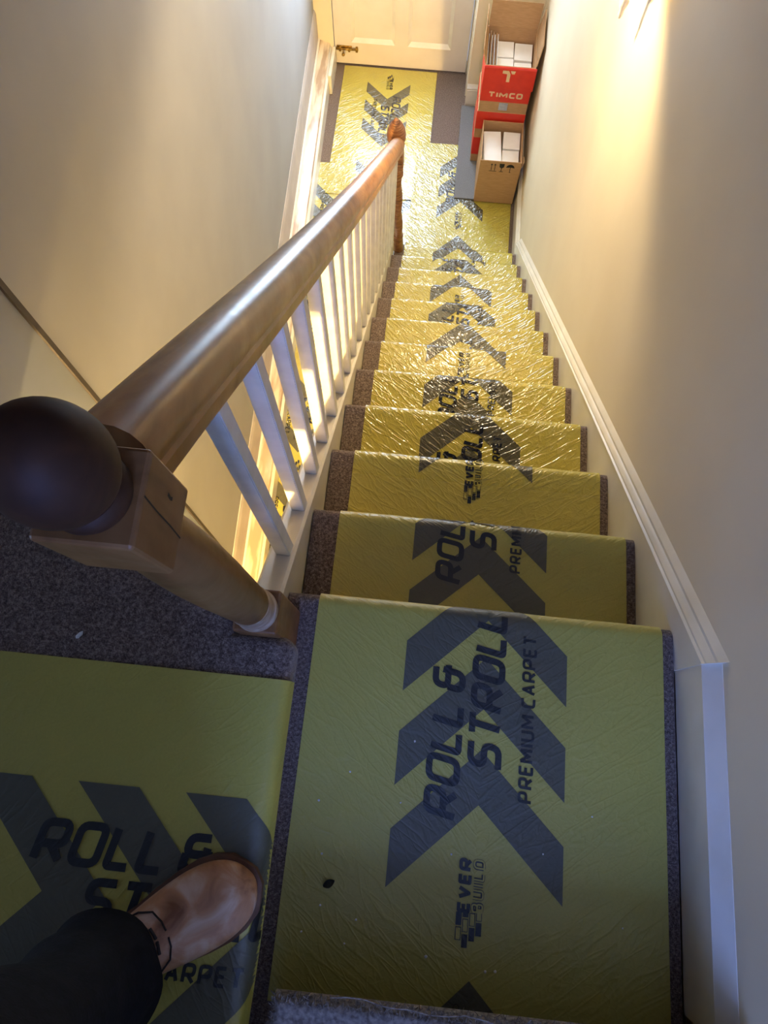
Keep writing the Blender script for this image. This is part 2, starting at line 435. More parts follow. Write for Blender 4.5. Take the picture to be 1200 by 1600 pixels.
# left wall: tall old skirting with a boxed ledge in front of it
sk = [(0, 0), (.014, 0), (.014, .33), (.010, .345), (.004, .36), (0, .36)]
struct(sweep('baseboard_left', [[(LW(y) + x, y, F + z) for x, z in sk] for y in (YC, YD)], M['skirtgrey'], None, 30))
bl = empty('trim_2', (LW(2), 2, F)); struct(bl)
def lsweep(name, prof, y0, y1, mat, ys=2):
    return sweep(name, [[(LW(y) + x - LW(2), y - 2, z) for x, z in prof] for y in [y0 + (y1 - y0) * i / (ys - 1) for i in range(ys)]], mat, bl, 30)
lsweep('ledge_front', [(.015, 0), (.104, 0), (.104, .118), (.098, .122), (.094, .126), (.015, .126)], 0.30, YD, M['gloss'])
lsweep('ledge_top', [(.015, .126), (.088, .126), (.091, .130), (.091, .138), (.086, .146), (.024, .166), (.015, .166)], 0.30, YD, M['ledge'])
lsweep('ledge_bead', [(.0145, .166), (.026, .166), (.026, .172), (.022, .176), (.0145, .176)], 0.50, YD, M['gloss'])
struct(box('baseboard_left_return', a0 - .0058, a0 + .012, .305, YC - .0065, F, F + .20, M['gloss'], None, .003))
# short plinth and jamb casing where the ledge meets the front door
struct(box('trim_3', LW(3.9) + .105, -0.535, 3.78, YD - .012, F, F + .135, M['gloss'], None, .003))

# front door ----------------------------------------------------------
door = empty('door_1', (-0.106, YD, F)); struct(door)
def dp(name, x0, x1, y0, y1, z0, z1, mat, bev=.003, parent=None):
    o = box(name, x0 + .106, x1 + .106, y0, y1, z0, z1, mat, parent or door, bev); return o
p1, p2 = (-.432, -.146), (-.063, .219)
zb0, zb1, zg0, zg1 = .165, .62, .76, 1.88
dx0d, dx1d = -.543, .331
for nm, x0, x1, z0, z1 in (('stile', dx0d, p1[0], .012, 2.0), ('stile', p2[1], dx1d, .012, 2.0), ('bottom_rail', p1[0], p2[1], .012, zb0), ('lock_rail', p1[0], p2[1], zb1, zg0), ('top_rail', p1[0], p2[1], zg1, 2.0), ('muntin', p1[1], p2[0], zb0, zb1), ('muntin', p1[1], p2[0], zg0, zg1)):
    dp(nm, x0, x1, 0.0, .045, z0, z1, M['doorpaint'], .0)
for a, b_ in (p1, p2):
    dp('panel', a, b_, .018, .03, zb0, zb1, M['doorpaint'], 0)
    # sloped moulding round the sunk panel
    bm = bmesh.new()
    o_ = [(a, zb0), (b_, zb0), (b_, zb1), (a, zb1)]; i_ = [(a + .022, zb0 + .022), (b_ - .022, zb0 + .022), (b_ - .022, zb1 - .022), (a + .022, zb1 - .022)]
    vo = [bm.verts.new((x + .106, -.004, z)) for x, z in o_]; vi = [bm.verts.new((x + .106, .0175, z)) for x, z in i_]
    vb = [bm.verts.new((x + .106, .0175, z)) for x, z in o_]
    for i in range(4):
        j = (i + 1) % 4
        bm.faces.new((vo[i], vo[j], vi[j], vi[i])); bm.faces.new((vo[i], vb[i], vb[j], vo[j])); bm.faces.new((vi[i], vi[j], vb[j], vb[i]))
    bm_obj('panel_moulding', bm, M['gloss'], door)
M['pane_door'] = emis('daylit_door_glass', COOL, DOOR_GLASS)
for a, b_ in (p1, p2): dp('glass_pane', a, b_, .02, .026, zg0, zg1, M['pane_door'], 0)
box('door_frame', dx0 + .106, dx0d + .102, -.004, .06, 0, 2.03, M['gloss'], door, .002)
box('door_frame', dx1d + .110, dx1 + .106, -.004, .06, 0, 2.03, M['gloss'], door, .002)
bolt = dp('bolt', -.530, -.430, -.008, -.001, .108, .140, M['brass'], .002)
bm = bmesh.new(); bmesh.ops.create_cone(bm, cap_ends=True, segments=16, radius1=.007, radius2=.007, depth=.15, matrix=Matrix.Translation((-.462 + .106, -.014, .124)) @ Matrix.Rotation(math.pi / 2, 4, 'Y'))
bm_obj('bolt_bar', bm, M['brass'], bolt, True)
for xx in (-.515, -.455, -.405): box('bolt_bracket', xx + .106, xx + .122, -.024, -.0005, .110, .138, M['brass'], bolt, .003)
bm = bmesh.new(); bmesh.ops.create_uvsphere(bm, u_segments=16, v_segments=10, radius=.011, matrix=Matrix.Translation((-.485 + .106, -.034, .100)))
bm_obj('bolt_knob', bm, M['brass'], bolt, True)
bm = bmesh.new(); bmesh.ops.create_cone(bm, cap_ends=True, segments=12, radius1=.004, radius2=.004, depth=.035, matrix=Matrix.Translation((-.485 + .106, -.024, .110)) @ Matrix.Rotation(math.radians(40), 4, 'X'))
bm_obj('bolt_stem', bm, M['brass'], bolt, True)
# architrave at the right of the door, on the pier's side
struct(box('trim_4', .3415, .3468, 3.86, YD - .01, F, F + 2.1, M['gloss'], None, .001))

# ================================================================== STAIRCASE
def arc(cy, cz, r_, a0_, a1_, n):
    return [(cy + r_ * math.cos(math.radians(a0_ + (a1_ - a0_) * i / n)), cz + r_ * math.sin(math.radians(a0_ + (a1_ - a0_) * i / n))) for i in range(n + 1)]
OV = 0.018
stair = empty('staircase', (0.35, 0, 0))
tag(stair, 'flight of brown carpeted stairs between white strings leading down to the hall', 'stairs')
def par(o, root):
    o.parent = root; o.matrix_parent_inverse = Matrix.Translation(root.location).inverted(); return o
def step_poly(k, yb):
    z = -k * R
    poly = [(yb, z)] + arc(k * G - NR, z - NR, NR, 90, -90, 10)
    poly += [(k * G - OV, z - 2 * NR), (k * G - OV, z - R - .0 + .0005), (yb, z - R + .0005)]
    return poly
par(prism_x('landing', step_poly(0, -0.78), 0.002, .704, M['carpet'], None, 40), stair)
for k in range(1, 12):
    par(prism_x('step', step_poly(k, (k - 1) * G - OV + .0005), 0.002, .704, M['carpet'], None, 40), stair)
# outer string, capping and spandrel panel below
def pitched(name, x0, x1, h0, h1, y0, y1, mat, zmin=None):
    poly = [(y0, h0 - y0 * PR), (y1, h0 - y1 * PR), (y1, h1 - y1 * PR), (y0, h1 - y0 * PR)]
    return par(prism_x(name, poly, x0, x1, mat), stair)
ys1 = 2.478
pitched('outer_string', -.044, .0, -.30, .024, -.03, ys1 - .06, M['gloss'])
cap = [(-.052, .024), (-.052, .034), (-.046, .041), (-.006, .041), (.0, .034), (.0, .024)]
sec = lambda y: [(x, y, h - y * PR) for x, h in cap]
par(sweep('string_capping', [sec(-.028), sec(2.43)], M['gloss'], None, 30), stair)
poly = [(-.03, F), (-.03, -.28), (2.3, -.301 - 2.3 * PR + .02), (2.36, F)]
par(prism_x('spandrel_panel', [(-.03, F), (-.03, -.275), (2.35, -.301 - 2.35 * PR + .03), (2.35, F)], -.034, -.012, M['gloss']), stair)
# wall string with moulded capping
pitched('wall_string', .7045, XW - .0005, -.30, .048, -.075, 2.56, M['gloss'])
wm = [(XW, .048), (.702, .048), (.702, .054), (.706, .058), (.706, .064), (.711, .074), (.715, .078), (.7155, .086), (.722, .098), (XW, .102)]
sec2 = lambda y: [(x, y, h - y * PR) for x, h in wm]
par(sweep('string_moulding', [sec2(-.075), sec2(2.56)], M['gloss'], None, 20), stair)

# upper carpeted steps ------------------------------------------------
ls = empty('upper_landing', (-.5, -.4, 0))
tag(ls, 'dark brown carpeted upper step that the booted foot stands on', 'step')
# plan polygon at z=R, rounded nosing along x=.05
NX, LY0, LY1 = .050, -.108, YB + .001
def plan_slab(name, outer, zt, rad, zb, mat, parent, n=6):
    """outer: CCW plan polygon; edges rounded at the top"""
    bm = bmesh.new()
    vt = [bm.verts.new((x, y, zb)) for x, y in outer]
    f = bm.faces.new(vt)
    ex = bmesh.ops.extrude_face_region(bm, geom=[f])
    tv = [v for v in ex['geom'] if isinstance(v, bmesh.types.BMVert)]
    for v in tv: v.co.z = zt
    te = [e for e in bm.edges if all(abs(v.co.z - zt) < 1e-6 for v in e.verts)]
    ve = [e for e in bm.edges if abs(e.verts[0].co.z - e.verts[1].co.z) > 1e-6 and abs(e.verts[0].co.x - NX) < .003]
    bmesh.ops.bevel(bm, geom=te + ve, offset=rad, segments=n, affect='EDGES', profile=.5)
    o = bm_obj(name, bm, mat); par(o, parent); autosmooth(o, 50); return o
plan_slab('carpet_top', [(NX, LY1), (NX, LY0), (-.043, LY0), (-.043, -.02), (-.08, 0.0), (-.9, .16), (XL + .002, .16), (XL + .002, LY1)], R, .018, .12, M['carpet'], ls)
o = mesh('fascia', *(lambda p: ([(x, y, z) for z in (-.03, .12) for x, y in p], [tuple(range(7))[::-1], tuple(range(7, 14))] + [(i, (i + 1) % 7, 7 + (i + 1) % 7, 7 + i) for i in range(7)]))(
    [(-.002, LY1), (-.002, -.115), (-.047, -.115), (-.047, -.03), (-.9, .15), (XL + .002, .15), (XL + .002, LY1)]), M['gloss'])
par(o, ls)
bs = empty('winder_step', (.4, -.9, 0))
tag(bs, 'frayed grey-brown carpet step at the bottom edge of the photo', 'step')
plan_slab('carpet_top', [(XW - .002, YB + .001), (XW - .002, -.579), (.088, -.579), (.088, YB + .001)], R, .014, R - .032, M['backing'], bs)
par(box('riser', .100, XW - .002, YB + .001, -.650, .001, R - .0325, M['carpet'], None, .004), bs)
# frayed pile along its edge
bm = bmesh.new()
def strand(bm, p0, p1, r_=.0006):
    p0, p1 = Vector(p0), Vector(p1); d = (p1 - p0).normalized()
    s = d.cross(Vector((0, 0, 1))); s = s.normalized() if s.length > 1e-4 else Vector((1, 0, 0)); u_ = s.cross(d)
    a = [bm.verts.new(p0 + s * r_), bm.verts.new(p0 + u_ * r_), bm.verts.new(p0 - s * r_)]
    tip = bm.verts.new(p1)
    for i in range(3): bm.faces.new((a[i], a[(i + 1) % 3], tip))
for i in range(1600):
    x = random.uniform(.085, .60); y = -.579 + random.uniform(-.012, .001); z = R - random.uniform(0, .012) - (0.004 if y > -.582 else 0)
    strand(bm, (x, y, z), (x + random.gauss(0, .005), y + random.uniform(.002, .010), z + random.uniform(-.002, .009)), .0007)
for i in range(160):
    y = random.uniform(-.66, -.585); x = .088 + random.uniform(-.002, .01)
    strand(bm, (x, y, R - .008), (x - random.uniform(.002, .010), y + random.gauss(0, .004), R + random.uniform(-.006, .006)), .0007)
o = bm_obj('frayed_pile', bm, M['backing']); o['kind'] = 'stuff'; par(o, bs)
# a couple of long loose threads
def tube_pts(pts, r_, n=6):
    secs = []
    for i, p in enumerate(pts):
        p = Vector(p); a = Vector(pts[max(i - 1, 0)]); b = Vector(pts[min(i + 1, len(pts) - 1)])
        d = (b - a).normalized(); s = d.cross(Vector((0, 0, 1)))
        s = s.normalized() if s.length > 1e-4 else Vector((1, 0, 0)); u_ = s.cross(d).normalized()
        rr = r_ if not callable(r_) else r_(i / (len(pts) - 1))
        secs.append([tuple(p + s * rr * math.cos(2 * math.pi * j / n) + u_ * rr * math.sin(2 * math.pi * j / n)) for j in range(n)])
    return secs
for pts in ([(.165, -.572, R + .002), (.21, -.569, R + .006), (.25, -.574, R + .008), (.29, -.578, R + .005), (.34, -.573, R + .007), (.40, -.585, R + .004)],
            [(.30, -.588, R + .002), (.36, -.592, R + .005), (.41, -.585, R + .007), (.432, -.568, R + .004)]):
    pp = []
    for i in range(len(pts) - 1):
        for j in range(5):
            t_ = j / 5; pp.append(tuple(Vector(pts[i]).lerp(Vector(pts[i + 1]), t_) + Vector((0, .0015 * math.sin(3.1 * (i + t_)), 0))))
    par(sweep('loose_thread', tube_pts(pp, .0009), M['backing'], None, 60), bs)

# ================================================================== BALUSTRADE
bal = empty('balustrade', (0, 0, 0))
tag(bal, 'wooden banister with scuffed white spindles, brown handrail and two newel posts', 'banister')
def lerp_tab(tab, y):
    for (y0, v0), (y1, v1) in zip(tab, tab[1:]):
        if y <= y1: 
            t_ = (y - y0) / (y1 - y0); t_ = max(0, min(1, t_)); return v0 + (v1 - v0) * t_
    return tab[-1][1]
def smooth_tab(tab, y, d=.12): return sum(lerp_tab(tab, y + d * k / 4) for k in range(-4, 5)) / 9
RX = [(-.07, -.024), (.35, -.018), (.75, -.014), (1.2, -.006), (2.45, .006)]
RH = [(-.07, .735), (.35, .716), (.75, .704), (1.2, .702), (2.45, .712)]
RAIL = [(-.020, -.036), (.020, -.036), (.026, -.033), (.028, -.028), (.0285, -.016), (.026, -.012), (.0262, -.009), (.031, -.006), (.033, 0.0), (.0325, .008), (.029, .017), (.022, .025), (.012, .030), (0, .0315)]
RAIL = RAIL + [(-x, z) for x, z in RAIL[2:-1][::-1]]
def rsec(y):
    cx, h = smooth_tab(RX, y), smooth_tab(RH, y)
    return [(cx + x, y + z * .45, h - y * PR + z * 1.08) for x, z in RAIL]
ysr = [-.066 + (2.422 + .066) * i / 60 for i in range(61)]
sweep('handrail', [rsec(y) for y in ysr], M['rail'], bal, 30)
SP = .0140
for k in range(19):
    y0 = .069 + .1235 * k
    x0 = -.022 + .012 * k / 18
    zb = .041 - (y0 + SP) * PR
    ym = y0 + SP
    ht = smooth_tab(RH, ym); xt = smooth_tab(RX, ym); zt = ht - ym * PR - .036 + .012
    j = [random.uniform(-.0012, .0012) for _ in range(2)]
    dz = SP * PR
    V = []
    for sx in (-SP, SP):
        for sy in (-SP, SP):
            V.append((x0 + sx + j[0], ym + sy, zb - sy * PR - .001))
    for sx in (-SP, SP):
        for sy in (-SP, SP):
            V.append((xt + sx * .95 + j[1], ym + sy * .95, zt - sy * PR))
    bm = bmesh.new(); vv = [bm.verts.new(v) for v in V]
    for f in ((0, 1, 3, 2), (4, 6, 7, 5), (0, 4, 5, 1), (1, 5, 7, 3), (3, 7, 6, 2), (2, 6, 4, 0)): bm.faces.new([vv[i] for i in f])
    bmesh.ops.recalc_face_normals(bm, faces=bm.faces)
    bmesh.ops.bevel(bm, geom=list(bm.edges), offset=.0016, segments=2, affect='EDGES')
    bm_obj('spindle', bm, M['spindle'], bal)

# near newel: leans back very slightly
nn = empty('newel_post', (-.004, -.069, 0)); nn.parent = bal
nn.rotation_euler = (math.atan2(.040, .80), 0, 0)
HB = .034
def sqblock(name, z0, z1, hw, ch, mat, parent):
    b = boxbm(-hw, hw, -hw, hw, z0, z1)
    bmesh.ops.bevel(b, geom=list(b.edges), offset=ch, segments=2, affect='EDGES', profile=.4)
    return bm_obj(name, b, mat, parent)
sqblock('base_block', -.0, .243, .033, .004, M['newel'], nn)
lathe('base_collar', [(.0, .2425), (.031, .2425), (.0325, .250), (.031, .258), (.0285, .262), (.030, .268), (.0305, .300), (.029, .312), (.0, .312)], M['newelworn'], nn)
lathe('shaft', [(.0, .310), (.0285, .311), (.0293, .318), (.0285, .325), (.0300, .36), (.0325, .50), (.0328, .60), (.031, .68), (.0285, .735), (.0265, .752), (.029, .757), (.029, .762), (0, .763)], M['newel'], nn)
blk = sqblock('top_block', .760, .850, HB, .003, M['newel'], nn)
# cracks and a knot hole in the right-hand face of the block
def crack(pts, wd=.0007):
    bm = bmesh.new()
    for (a, b) in zip(pts, pts[1:]):
        a, b = Vector(a), Vector(b); d = (b - a).normalized(); s = d.cross(Vector((1, 0, 0))) * wd
        bm.faces.new([bm.verts.new(q) for q in (a - s, b - s, b + s, a + s)])
    return bm_obj('crack', bm, M['ink'], blk)
crack([(HB + .0003, .002, .8485), (HB + .0003, -.001, .82), (HB + .0003, -.003, .79), (HB + .0003, -.006, .7615)])
crack([(HB + .0003, .016, .806), (HB + .0003, .0145, .799), (HB + .0003, .0155, .795)], .0014)
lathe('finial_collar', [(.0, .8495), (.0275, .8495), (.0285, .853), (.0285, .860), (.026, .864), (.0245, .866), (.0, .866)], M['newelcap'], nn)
prof = [(.0, .8655), (.022, .8655)]
for i in range(1, 22):
    a = math.pi * (0.18 + .82 * i / 21)
    prof.append((.0365 * math.sin(a) ** .92 if i < 21 else 0, .905 - .046 * math.cos(a)))
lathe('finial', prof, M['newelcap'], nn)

# far newel with barley twist
fn = empty('newel_post', (.024, 2.450, -11 * R)); fn.parent = bal
fn.rotation_euler = (0, -.034, 0)
lathe('base', [(0, .0), (.029, 0), (.030, .004), (.0285, .09), (.027, .10), (.030, .108), (.030, .118), (.025, .126), (0, .126)], M['pine'], fn)
def tw(rr, z, a): return rr * (1 + .13 * math.cos(2 * (a - z * 16)))
lathe('twisted_shaft', [(.0, .124)] + [(.0245, .125 + .41 * i / 80) for i in range(81)] + [(0, .536)], M['pine'], fn, seg=36, twist=tw)
lathe('bulb', [(0, .534), (.022, .534), (.026, .545), (.032, .560), (.033, .575), (.027, .592), (.025, .600), (.029, .606), (.029, .612), (0, .612)], M['pine'], fn)
sqblock('top_block', .611, .735, .034, .009, M['pine'], fn)
lathe('finial_neck', [(0, .734), (.034, .734), (.039, .742), (.040, .752), (.035, .762), (.033, .768), (.0, .768)], M['newelworn'], fn)
lathe('finial', [(0, .767), (.034, .767), (.044, .782), (.0455, .806), (.041, .834), (.031, .858), (.018, .878), (.009, .889), (.004, .896), (0, .898)], M['pine'], fn)

# ================================================================== PRINTED FILM
# the sheet's own coordinates: u across (pattern centre .370), t along; pattern period PER
PER, UC = .655, .370
def rounded(pts, rad, closed=False, n=5):
    out = []; N = len(pts)
    for i, p in enumerate(pts):
        p = Vector(p)
        if not closed and i in (0, N - 1): out.append(tuple(p)); continue
        a = Vector(pts[i - 1]); b = Vector(pts[(i + 1) % N])
        r_ = min(rad, (a - p).length * .48, (b - p).length * .48)
        p0 = p + (a - p).normalized() * r_; p1 = p + (b - p).normalized() * r_
        for j in range(n + 1):
            t_ = j / n; out.append(tuple(p0 * (1 - t_) ** 2 + p * 2 * t_ * (1 - t_) + p1 * t_ ** 2))
    return out
def GL(c, W):
    rd = .24
    g_ = {
     'R': (W, [(0, rd, [(0, 0), (0, 1), (W, 1), (W, .42), (0, .42)]), (0, 0, [(W * .45, .42), (W, 0)])]),
     'O': (W, [(1, rd, [(0, 0), (W, 0), (W, 1), (0, 1)])]),
     'L': (W * .82, [(0, .1, [(0, 1), (0, 0), (W * .82, 0)])]),
     'S': (W, [(0, .25, [(W, 1), (0, 1), (0, .52), (W, .52), (W, 0), (0, 0)])]),
     'T': (W, [(0, 0, [(0, 1), (W, 1)]), (0, 0, [(W / 2, 1), (W / 2, 0)])]),
     'P': (W, [(0, rd, [(0, 0), (0, 1), (W, 1), (W, .42), (0, .42)])]),
     'E': (W * .85, [(0, .06, [(W * .85, 1), (0, 1), (0, 0), (W * .85, 0)]), (0, 0, [(0, .52), (W * .75, .52)])]),
     'M': (W * 1.3, [(0, 0, [(0, 0), (0, 1)]), (0, 0, [(0, 1), (W * .65, .3), (W * 1.3, 1)]), (0, 0, [(W * 1.3, 1), (W * 1.3, 0)])]),
     'I': (0, [(0, 0, [(0, 0), (0, 1)])]),
     'U': (W, [(0, rd, [(0, 1), (0, 0), (W, 0), (W, 1)])]),
     'C': (W, [(0, .25, [(W, 1), (0, 1), (0, 0), (W, 0)])]),
     'A': (W, [(0, .06, [(0, 0), (W / 2, 1), (W, 0)]), (0, 0, [(W * .17, .33), (W * .83, .33)])]),
     'V': (W, [(0, .06, [(0, 1), (W / 2, 0), (W, 1)])]),
     'B': (W, [(0, .2, [(0, .52), (0, 1), (W * .9, 1), (W * .9, .52), (0, .52)]), (0, .2, [(0, .52), (W, .52), (W, 0), (0, 0), (0, .52)])]),
     'D': (W, [(0, .35, [(0, 0), (0, 1), (W, 1), (W, 0), (0, 0)])]),
     '&': (W, [(0, .25, [(W * .8, 1), (0, 1), (0, .54), (W * 1.05, .54)]), (0, .25, [(0, .54), (0, 0), (W * .78, 0), (W * .78, .74)])]),
    }
    return g_[c]
def strip(path, wd, closed, cuts, V, Fc, step=.005):
    """stroke a 2-D path with width wd into quads"""
    P = [Vector(p) for p in path]
    if closed: P = P + [P[0], P[1]]
    # resample
    Q = [P[0]]
    for a, b in zip(P, P[1:]):
        L_ = (b - a).length
        n = max(1, int(math.ceil(L_ / step)))
        for i in range(1, n + 1): Q.append(a.lerp(b, i / n))
    base = None
    for i, p in enumerate(Q):
        a = Q[max(i - 1, 0)]; b = Q[min(i + 1, len(Q) - 1)]
        d1 = (p - a); d2 = (b - p)
        d1 = d1.normalized() if d1.length > 1e-9 else d2.normalized()
        d2 = d2.normalized() if d2.length > 1e-9 else d1
        d = (d1 + d2); d = d.normalized() if d.length > 1e-6 else d1
        n_ = Vector((-d.y, d.x)); sc_ = 1 / max(.5, n_.dot(Vector((-d1.y, d1.x))))
        n_ = n_ * (wd / 2 * sc_)
        V.append(p + n_); V.append(p); V.append(p - n_)
        k = len(V) - 3
        if base is not None:
            Fc.append((base, base + 1, k + 1, k)); Fc.append((base + 1, base + 2, k + 2, k + 1))
        base = k
def text2d(s, cap_h, total, wd, shear, Wf, gap, split=False):
    """returns V (along, up) and quads; text scaled to total length"""
    V, Fc = [], []
    H = cap_h - wd
    x = 0; runs = []
    for ch in s:
        if ch == ' ': x += gap * 2.2; continue
        W, paths = GL(ch, Wf)
        runs.append((x, paths)); x += W * H + wd + gap
    nat = x - gap; k = (total - shear * cap_h) / nat
    parts = []
    for x0, paths in runs:
        if split: V, Fc = [], []; parts.append((V, Fc))
        for cl, rd, pts in paths:
            q = [((x0 + wd / 2 + px * H) * k + shear * (wd / 2 + py * H), wd / 2 + py * H) for px, py in pts]
            if rd: q = rounded(q, rd * H, bool(cl))
            if cl == 0:      # square the ends
                pass
            strip(q, wd, bool(cl), None, V, Fc)
    return parts if split else (V, Fc)
def rect2d(a0_, a1_, b0_, b1_, V, Fc):
    n = max(1, int((a1_ - a0_) / .005)); base = len(V)
    for i in range(n + 1):
        a = a0_ + (a1_ - a0_) * i / n
        V.append(Vector((a, b0_))); V.append(Vector((a, b1_)))
        if i: k = len(V) - 4; Fc.append((k, k + 1, k + 3, k + 2))
def build_prints():
    """each entry: kind, list of (u, t) points, quads"""
    out = []
    for j in range(3):                                   # chevrons
        V, Fc = [], []
        lb = -.470 + .1556 * j
        nu, nt = 22, 18
        for s in (-1, 1):
            b = len(V)
            for i in range(nu + 1):
                du = .1435 * (1 - i / nu)
                for q in range(nt + 1):
                    V.append((UC + s * du, lb + .138 * (i / nu) + .088 * q / nt))
            for i in range(nu):
                for q in range(nt):
                    k = b + i * (nt + 1) + q
                    Fc.append((k, k + 1, k + nt + 2, k + nt + 1))
        out.append(('chevron', 0, V, Fc))
    def add(name, s, u_top, cap, t0, t1, wd, shear, Wf, gap, lift=2):
        V, Fc = text2d(s, cap, t1 - t0, wd, shear, Wf, gap)
        out.append((name, lift, [(u_top + cap - v.y, t0 + v.x) for v in V], Fc))
    def add_letters(s, u_top, cap, t0, t1, wd, shear, Wf, gap):
        for V, Fc in text2d(s, cap, t1 - t0, wd, shear, Wf, gap, True):
            out.append(('letter', 2, [(u_top + cap - v.y, t0 + v.x) for v in V], Fc))
    add_letters('ROLL &', .277, .059, -.361, -.098, .0112, .2, .80, .0065)
    add_letters('STROLL', .346, .059, -.279, .004, .0112, .2, .80, .0065)
    add('printed_lettering', 'PREMIUM CARPET', .4345, .025, -.322, -.040, .0048, 0.05, .68, .0038)
    add('printed_lettering', 'EVER', .344, .0215, -.495, -.413, .0058, .06, .72, .0014)
    # outlined second line of the logo: thin double contour
    V, Fc = text2d('BUILD', .0205, .081, .0056, .06, .66, .0020)
    out.append(('printed_outline', 2, [(.3665 + .0205 - v.y, -.494 + v.x) for v in V], Fc))
    V, Fc = text2d('BUILD', .0205 - .0016, .081 - .0016, .0026, .06, .70, .0052)
    out.append(('printed_inlay', 4, [(.3665 + .0205 - .0008 - v.y, -.494 + .0008 + v.x) for v in V], Fc))
    V, Fc = [], []; Vo, Fo = [], []; Vi, Fi = [], []
    for (row, t0, filled) in ((0, -.512, 1), (0, -.533, 0), (1, -.500, 1), (1, -.521, 0), (1, -.543, 1), (2, -.512, 0), (2, -.533, 1), (3, -.504, 0), (3, -.525, 1)):
        u0 = .3435 + row * .0108
        rect2d(t0, t0 + .019 if (row, t0) != (1, -.500) else t0 + .008, u0, u0 + .0092, V, Fc)
        if not filled: rect2d(t0 + .0012, t0 + .0178, u0 + .0012, u0 + .0080, Vi, Fi)
    out.append(('printed_bricks', 2, [(v.y, v.x) for v in V], Fc))
    out.append(('printed_inlay', 4, [(v.y, v.x) for v in Vi], Fi))
    V, Fc = [], []
    strip([(.0045 * math.cos(a * math.pi / 8), .0045 * math.sin(a * math.pi / 8)) for a in range(16)], .0012, True, None, V, Fc, .002)
    out.append(('registered_mark', 2, [(.352 + v.x, .030 + v.y) for v in V], Fc))
    return out
PRINTS = build_prints()
def place_prints(root, mp, tmin, tmax, mats, clip=None, umin=-9, umax=9):
    """mp(u, t, e) -> 3-D point; pattern repeated over [tmin, tmax]"""
    n0 = int(math.floor((tmin + .0) / PER)) - 1; n1 = int(math.ceil(tmax / PER)) + 2
    for n in range(n0, n1 + 1):
        for name, lift, V, Fc in PRINTS:
            W = [(u, t_ + n * PER) for u, t_ in V]
            fs = [f for f in Fc if all(tmin <= W[i][1] <= tmax and umin <= W[i][0] <= umax for i in f)]
            if not fs: continue
            used = sorted({i for f in fs for i in f}); idx = {v: i for i, v in enumerate(used)}
            m = mats[1] if name == 'chevron' else (mats[0] if name == 'printed_inlay' else mats[2])
            e = .0008 + .00035 * lift
            o = mesh(name, [mp(*W[i], e) for i in used], [tuple(idx[i] for i in f) for f in fs], m, None, True, [W[i] for i in used], recalc=False)
            me = o.data
            if sum(p.normal.z for p in me.polygons) < 0: me.flip_normals()
            par(o, root)
def film_sheet(name, mp, us, ts, mat, keep=None):
    nu, nt = len(us), len(ts)
    V = [mp(u, t_, 0) for t_ in ts for u in us]; uv = [(u, t_) for t_ in ts for u in us]
    Fc = [(i * nu + j, i * nu + j + 1, (i + 1) * nu + j + 1, (i + 1) * nu + j) for i in range(nt - 1) for j in range(nu - 1)]
    o = mesh(name, V, Fc, mat, None, True, uv, recalc=False)
    if sum(p.normal.z * p.area for p in o.data.polygons) < 0: o.data.flip_normals()
    return o
def span(a, b, d):
    n = max(1, int(round((b - a) / d))); return [a + (b - a) * i / n for i in range(n + 1)]
def wr(u, t_, amp=.0012, s=9.0):
    return amp * (noise.noise(Vector((u * s, t_ * s * .8, 3.1))) + .5)

# ---- stair film: follows landing, nosings, risers and treads, then the hall floor
E0 = .003
def film_path():
    """list of (y, z, ny, nz) with key indices at each nosing"""
    P = []; keys = {}
    P.append((-.80, E0, 0, 1)); 
    for k in range(12):
        z = -k * R
        cy, cz, rr = k * G - NR, z - NR, NR + E0
        A = arc(cy, cz, rr, 90, -55, 14)
        for i, (y, zz) in enumerate(A):
            a = math.radians(90 - 145 * i / 14)
            if i == 5: keys[k] = len(P)
            P.append((y, zz, math.cos(a), math.sin(a)))
        yr = k * G - OV + E0
        zr0, zr1 = z - 2 * NR - .022, z - R + .02
        P.append((yr, zr0, 1, 0)); P.append((yr, zr1, 1, 0))
        for (y, zz) in arc(yr + .018, z - R + E0 + .018, .018, 180, 270, 5)[1:]:
            a = math.atan2(z - R + E0 + .018 - zz, yr + .018 - y)
            P.append((y, zz, math.cos(a), math.sin(a)))
    P.append((3.44, F + E0, 0, 1))
    return P, keys
FP, FK = film_path()
cum = [0.0]
for a, b in zip(FP, FP[1:]): cum.append(cum[-1] + math.hypot(b[0] - a[0], b[1] - a[1]))
STEP_T = .4465
TFLOOR = 2.580                      # on the hall floor: t = y + TFLOOR
i_floor = len(FP) - 2
# arc length <-> t anchors
ANCH = [(cum[FK[0]] - 1.0, -1.0)] + [(cum[FK[k]], STEP_T * k) for k in range(12)] + [(cum[i_floor], FP[i_floor][0] + TFLOOR), (cum[-1], 3.44 + TFLOOR)]
def path_at(s):
    s = max(0, min(cum[-1] - 1e-6, s))
    lo, hi = 0, len(cum) - 1
    while hi - lo > 1:
        m_ = (lo + hi) // 2
        if cum[m_] <= s: lo = m_
        else: hi = m_
    f = (s - cum[lo]) / max(1e-9, cum[lo + 1] - cum[lo])
    a, b = FP[lo], FP[lo + 1]
    n = Vector((a[2] + (b[2] - a[2]) * f, a[3] + (b[3] - a[3]) * f)).normalized()
    return a[0] + (b[0] - a[0]) * f, a[1] + (b[1] - a[1]) * f, n.x, n.y
def t2s(t_):
    for (s0, t0), (s1, t1) in zip(ANCH, ANCH[1:]):
        if t_ <= t1: return s0 + (s1 - s0) * (t_ - t0) / (t1 - t0)
    return ANCH[-1][0]
def mp_stair(u, t_, e):
    y, z, ny, nz = path_at(t2s(t_))
    k = min(1.0, max(.15, t_ / 2.0))
    d = e + wr(u, t_, .0016 * k + .0006)
    if t_ > 5.1: d += .0075
    return (u, y + ny * d, z + nz * d)
